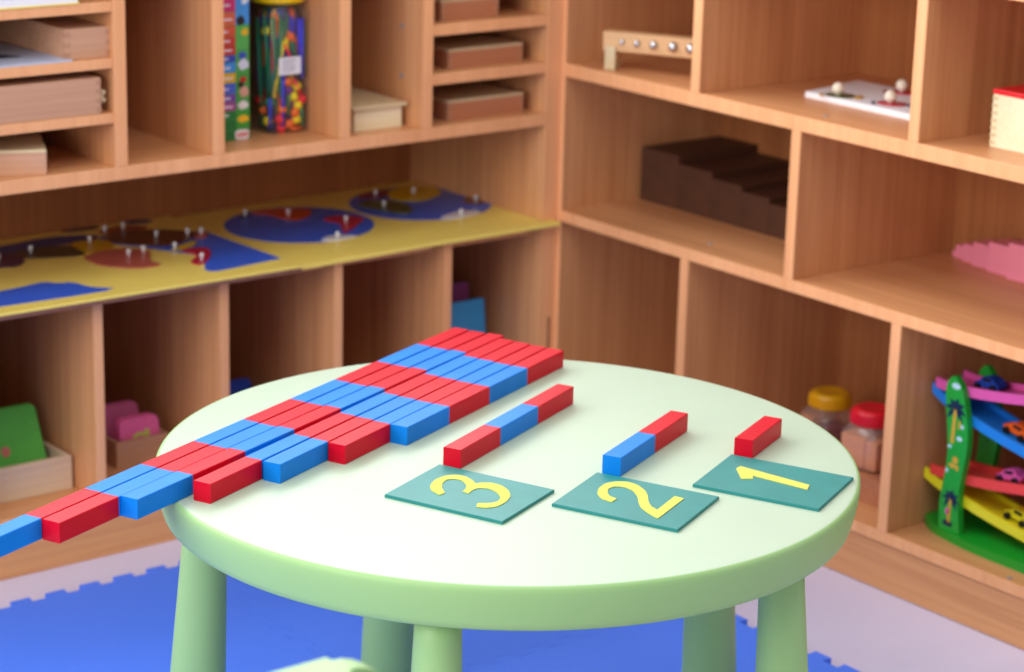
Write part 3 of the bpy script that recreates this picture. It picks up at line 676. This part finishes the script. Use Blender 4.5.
for (x, y), cl, cl2, lab in (((.148, -.530), 'p_olivegreen', 'p_ochre', 'green piece with a wooden ball knob at the left of the white puzzle board'),
                       ((.169, -.626), 'p_crimson', 'p_navy', 'red and navy ball-knobbed piece at the front of the white puzzle board'),
                       ((.262, -.565), 'p_crimson', 'p_darkred', 'red piece with a wooden ball knob at the back of the white puzzle board')):
    bm = B(); prism(bm, round_poly([(-.018, .014), (.0, .024), (.022, .012), (.026, -.016), (.002, -.030), (-.016, -.016)], 2), 0, .0018, 0)
    prism(bm, round_poly([(-.030, .010), (-.019, .026), (-.004, .028), (-.018, .016)], 1), 0, .0016, 1); prism(bm, round_poly([(.004, -.031), (.026, -.018), (.03, -.03), (.012, -.042)], 1), 0, .0016, 1)
    o = mk('puzzle_piece', bm, [M[cl], M[cl2]], None, (x, y, .7362)); tag(o, lab, 'puzzle piece', GP)
    bm = B(); rod_between(bm, (0, 0, .0018), (0, 0, .006), .004); ball(bm, (0, 0, .0125), .0102); mk('ball_knob', bm, M['bead'], o)
rb = thing('lidded_box', 'cream wooden box with a bright red lid at the right edge of the upper shelf', 'box', (.077, -.914, .727))
bm = B(); box(bm, 0, .2, -.22, 0, 0, .080, 0, .001)
for k in range(7): box(bm, -.0006, .012, -.010, .0006, .004+k*.0112, .0096+k*.0112, 1, 0)
mk('body', bm, [M['cream'], M['palewood']], rb); bx('lid', M['redlid'], rb, -.001, .201, -.221, .001, .0803, .0875, .001)

# brown stair and pink cubes
y = -.017; GS = 'dark brown stair blocks'
pos = ['tallest dark brown block of the stair, next to the corner side', 'second tallest dark brown block of the stair', 'third dark brown block of the stair counted from the tallest', 'fourth dark brown block of the stair counted from the tallest',
       'fifth dark brown block of the stair, beside the divider edge', 'sixth dark brown block of the stair, hidden mostly by the divider']
for k, lab in enumerate(pos):
    s = [.1, .088, .077, .069, .06, .05][k]; h = [.0985, .084, .074, .065, .0565, .048][k]
    bm = B(); box(bm, 0, .195, -s+.0004, 0, 0, h, 0, .0012); o = mk('stair_block', bm, M['stair'], None, (.182, y, .460)); tag(o, lab, 'wooden block', GS); y -= s
y = -.628; GT = 'pink cubes in a row'
names = ['smallest pink cube at the tip of the row', 'second smallest pink cube in the row', 'third smallest pink cube in the row', 'fourth pink cube in the row counted from the smallest', 'fifth pink cube in the row, at the picture edge', 'largest visible pink cube of the row, mostly past the picture edge']
for k, lab in enumerate(names):
    s = [.010, .0225, .030, .040, .050, .060][k]
    bm = B(); box(bm, -s, 0, -s+.0003, 0, 0, s, 0, .001); o = mk('pink_cube', bm, M['tower'], None, (.364-(.008 if k == 0 else 0), y, .460)); tag(o, lab, 'wooden cube', GT); y -= s

# ------------------------------------------------------------------ jars in the low compartment
def block_jar(label, loc, rz, lidmat, hw=.040):
    j = thing('storage_jar', label, 'jar', loc, rz, 'jars of wooden blocks')
    bm = B(); rr_loft(bm, [(hw-.004, .010, .0005), (hw, .012, .005), (hw, .013, .058), (hw-.003, .02, .067), (hw-.008, hw-.009, .073), (hw-.008, hw-.009, .078)], cap=(True, False)); mk('jar_body', bm, M['clear'], j)
    r_ = hw-.0035; bm = B(); lathe(bm, [(r_-.002, .0735), (r_, .0755), (r_, .094), (r_-.002, .098), (r_-.006, .1003), (r_-.010, .101), (r_-.015, .101), (r_-.017, .1002), (.0, .1002)], 40, top=False, bot=False)
    for k in range(40):
        a = 2*PI*k/40; box(bm, r_*math.cos(a)-.0012, r_*math.cos(a)+.0012, r_*math.sin(a)-.0012, r_*math.sin(a)+.0012, .076, .093, 0, 0)
    mk('lid', bm, lidmat, j)
    return j
def filling(label, loc, rz, spec):
    for k, (x0, x1, y0, y1, z0, z1, mat) in enumerate(spec):
        bm = B(); box(bm, x0, x1, y0, y1, z0, z1, 0, .0015); o = mk('wooden_block', bm, mat, None, loc, (0, 0, rz))
        tag(o, label[k], 'wooden block', 'wooden blocks inside the jars')
bt = open_tray('low reddish wooden crate under the jar with the red lid', .074, .174, -.80, -.598, .10, .042, M['redwood'], None, .008)
tb = bx('inner_board', M['redwood'], bt, -.041, .041, -.090, .090, .034, .0415)
RJ = (.128, -.672, .1422)
block_jar('square clear jar with a red lid beside the divider, filled with orange blocks', RJ, .12, M['lidred'], .0385)
filling(['orange block on the left inside the red-lidded jar', 'orange block on the right inside the red-lidded jar'], RJ, .12, [(-.034, .030, -.012, .036, .004, .056, M['peach']), (-.034, .030, -.036, -.014, .004, .052, M['peach'])])
YJ = (.235, -.474, .1002)
block_jar('square clear jar with a yellow lid behind the table edge', YJ, -.1, M['lidyel'], .0395)
filling(['orange block inside the yellow-lidded jar', 'dark reddish block inside the yellow-lidded jar'], YJ, -.1, [(-.034, .030, .006, .035, .004, .056, M['peach']), (-.034, .02, -.034, .003, .004, .044, M['p_darkred'])])

# ------------------------------------------------------------------ ramp toy
RT = thing('car_ramp_toy', 'green wooden ramp toy with four coloured sloping tracks on the bottom right shelf', 'toy', (.125, -1.06, .10))
def T2(x, y, z): return (x-.125, y+1.06, z-.10)
bm = B(); pts = []
for k in range(48):
    a = 2*PI*k/48; ex = 2.6
    cx, sx = math.cos(a), math.sin(a)
    pts.append((.082*math.copysign(abs(cx)**(2/ex), cx), .238*math.copysign(abs(sx)**(2/ex), sx)))
prism(bm, pts, 0, .014, 0, .002); mk('base', bm, M['limedark'], RT)
def post(x, y, front, name, H=.250):
    """flat wavy-edged post standing across the tracks, faces -x"""
    bm = B()
    right, left = [], []
    N = 26
    for i in range(N+1):
        t = i/N; z = .0142+t*H
        wob = .006*math.sin(t*2*PI*1.15+.5)
        hw = .019+.002*math.cos(t*9)
        if t > .86: hw *= math.sqrt(max(.02, 1-((t-.86)/.142)**2))
        right.append((wob-hw-.004*(1-t)+.006*t, z)); left.append((wob+hw-.004*(1-t)+.006*t, z))
    pts = right+left[::-1]
    fs = prism(bm, pts, -.006, .006, 0, .001)
    # prism lies in (y,z): rotate so that x axis is the thickness
    mt = Matrix(((0, 0, 1), (1, 0, 0), (0, 1, 0)))
    for v in bm.verts: v.co = mt @ v.co
    bmesh.ops.translate(bm, verts=bm.verts[:], vec=(x-.125, y+1.06, 0))
    mats = [M['lime'], M['navyprint'], M['ochreprint'], M['lightprint'], M['tpink']]
    if front:
        X = x-.125-.0068
        def face(ps, mi):
            f = bm.faces.new([bm.verts.new((X, y+1.06+a, b_)) for a, b_ in ps]); f.material_index = mi
        def palm(cy, cz, s, trunk):
            face([(cy-.002*s, cz), (cy+.002*s, cz), (cy+.004*s, cz-trunk), (cy-.001*s, cz-trunk)], 2)
            for a in (10, 55, 100, 145, 190, 225, 320):
                ar = math.radians(a); d = (math.cos(ar), math.sin(ar)); n_ = (-d[1], d[0]); L = .016*s
                face([(cy, cz), (cy+d[0]*L*.5+n_[0]*.003*s, cz+d[1]*L*.5+n_[1]*.003*s), (cy+d[0]*L, cz+d[1]*L-.003*s), (cy+d[0]*L*.5-n_[0]*.003*s, cz+d[1]*L*.5-n_[1]*.003*s)], 1)
        palm(.004, .214, 1.4, .056); palm(.000, .068, 1.2, .042)
        def blob(cy, cz, a, b_, mi, n=10): face([(cy+a*math.cos(2*PI*k/n), cz+b_*math.sin(2*PI*k/n)) for k in range(n)], mi)
        blob(.006, .250, .009, .005, 3); blob(-.008, .168, .006, .004, 3); blob(.010, .152, .004, .003, 3); blob(.012, .112, .003, .004, 3); blob(-.012, .188, .003, .004, 3)
        blob(-.003, .132, .006, .006, 2); blob(.002, .122, .008, .004, 2); blob(-.008, .120, .003, .005, 2)
        blob(.005, .046, .004, .006, 4); blob(-.006, .19, .002, .008, 2)
        face([(.012, .022), (-.006, .022), (-.006, .031), (.0, .028), (.006, .032), (.012, .029)], 1)
    o = mk(name, bm, mats, RT); return o
pf = post(.066, -.908, True, 'post'); pf['label'] = 'green post with printed palm trees'
post(.152, -.897, False, 'post'); post(.066, -1.19, False, 'post', .31); post(.152, -1.19, False, 'post', .31)
def track(name, pts, x0, x1, mat):
    """channel track along y: pts = (y, z) of the floor line; low side walls, solid underside"""
    bm = B(); wall = .006; hh = .009; th = .007
    prof = lambda y, z: [(x0, z-th), (x1, z-th), (x1, z+hh), (x1-wall, z+hh), (x1-wall, z), (x0+wall, z), (x0+wall, z+hh), (x0, z+hh)]
    rings = [[bm.verts.new(T2(px, y, pz)) for px, pz in prof(y, z)] for y, z in pts]
    for a, b_ in zip(rings, rings[1:]):
        for i in range(8):
            bm.faces.new((a[i], a[(i+1) % 8], b_[(i+1) % 8], b_[i]))
    bm.faces.new(rings[0][::-1]); bm.faces.new(rings[-1])
    bmesh.ops.bevel(bm, geom=[e for e in bm.edges if len(e.link_faces) == 2 and e.calc_face_angle(0) > .8], offset=.0012, segments=2, affect='EDGES')
    o = mk(name, bm, mat, RT); o['label'] = name.replace('_', ' '); return o
def bez(p0, p1, p2, n=14): return [((1-t)**2*p0[0]+2*t*(1-t)*p1[0]+t*t*p2[0], (1-t)**2*p0[1]+2*t*(1-t)*p1[1]+t*t*p2[1]) for t in [i/n for i in range(n+1)]]
XA, XB = .0735, .144
tp = bez((-.848, .340), (-.93, .328), (-1.24, .402)); tbl = bez((-.842, .330), (-.90, .290), (-1.13, .260))
tr = bez((-.850, .197), (-.95, .192), (-1.21, .250)); ty = bez((-.838, .188), (-.93, .148), (-1.23, .123))
track('pink_track', tp, XA, XB, M['tpink']); track('blue_track', tbl, XA, XB, M['tblue']); track('red_track', tr, XA, XB, M['tred']); track('yellow_track', ty, XA, XB, M['tyel'])
def zat(pts, y):
    for (y0, z0), (y1, z1) in zip(pts, pts[1:]):
        if y1 <= y <= y0: 
            t = (y-y0)/(y1-y0); return z0+t*(z1-z0), math.atan2(z1-z0, y1-y0)
    return pts[-1][1], 0
def toy_car(y, pts, mat, label):
    z, ang = zat(pts, y)
    t = thing('toy_car', label, 'toy car', (.112, y, z+.0004), 0, 'little cars on the ramp toy')
    sl = ang if abs(ang) < PI/2 else ang-math.copysign(PI, ang)
    t.rotation_euler = (sl, 0, 0)
    bm = B()
    prof = [(-.024, .004), (.024, .004), (.025, .011), (.014, .013), (.008, .021), (-.012, .021), (-.018, .013), (-.025, .011)]
    a = [bm.verts.new((-.011, y_, z_)) for y_, z_ in prof]; b_ = [bm.verts.new((.011, y_, z_)) for y_, z_ in prof]
    for i in range(8): bm.faces.new((a[i], a[(i+1) % 8], b_[(i+1) % 8], b_[i]))
    bm.faces.new(a[::-1]); bm.faces.new(b_); bmesh.ops.bevel(bm, geom=bm.edges[:], offset=.0015, segments=2, affect='EDGES'); mk('body', bm, mat, t)
    bx('cab_window', M['black'], t, -.0118, .0118, -.010, .006, .0145, .0195, .0005)
    for sx in (-1, 1):
        for sy in (-1, 1):
            bm = B(); rod_between(bm, (sx*.0115, sy*.015, .0055), (sx*.0165, sy*.015, .0055), .0055, 0, 16); mk('wheel', bm, M['black'], t)
toy_car(-.926, tp, M['dblueboard'], 'dark blue toy car on the pink top track'); toy_car(-.987, tbl, M['torange'], 'orange toy car on the blue track')
toy_car(-.984, tr, M['tpink'], 'pink toy car on the red track'); toy_car(-1.004, ty, M['tyel'], 'yellow toy car on the yellow bottom track')

# ------------------------------------------------------------------ light
def area(name, loc, rot, sx, sy, power, color):
    l = bpy.data.lights.new(name, 'AREA'); l.shape = 'RECTANGLE'; l.size = sx; l.size_y = sy; l.energy = power; l.color = color
    o = bpy.data.objects.new(name, l); col.objects.link(o); o.location = loc; o.rotation_euler = rot; return o
area('window_daylight', (-1.26, .46, 1.76), (math.radians(-90), 0, 0), 3.2, 1.3, 85, (1., 1., 1.))
area('overhead_fill', (-1.9, -1.9, 2.72), (0, 0, 0), 2.4, 2.4, 45, (1., .985, .97))  # unseen soft fill added overhead to lift the room
area('side_fill', (-4.0, -1.6, 1.6), (0, math.radians(-90), 0), 1.6, 2.6, 84, (1., .985, .97))  # unseen fill added on the side, brightens the right unit's front edges
w = bpy.data.worlds.new('room_ambient'); sc.world = w; w.use_nodes = True
bg = w.node_tree.nodes['Background']; bg.inputs['Color'].default_value = (.95, .97, 1., 1); bg.inputs['Strength'].default_value = .35

# ------------------------------------------------------------------ camera
cam = bpy.data.cameras.new('camera'); co = bpy.data.objects.new('camera', cam); col.objects.link(co)
cam.sensor_width = 36.; cam.lens = 2397.2953544544457/1024*36.
yaw, pitch, roll = math.radians(38.8034), math.radians(16.0224), math.radians(1.454)
fwd = Vector((math.sin(yaw)*math.cos(pitch), math.cos(yaw)*math.cos(pitch), -math.sin(pitch)))
rt = Vector((math.cos(yaw), -math.sin(yaw), 0)); up = rt.cross(fwd)
r2 = math.cos(roll)*rt+math.sin(roll)*up; u2 = -math.sin(roll)*rt+math.cos(roll)*up
co.matrix_world = Matrix((( r2.x, u2.x, -fwd.x, -2.6936), (r2.y, u2.y, -fwd.y, -3.2285), (r2.z, u2.z, -fwd.z, 1.4286), (0, 0, 0, 1)))
cam.dof.use_dof = True; cam.dof.focus_distance = 2.72; cam.dof.aperture_fstop = 5.2
cam.clip_start = .05
sc.camera = co
sc.view_settings.view_transform = 'Standard'; sc.view_settings.look = 'None'; sc.view_settings.exposure = 0.; sc.view_settings.gamma = 1.
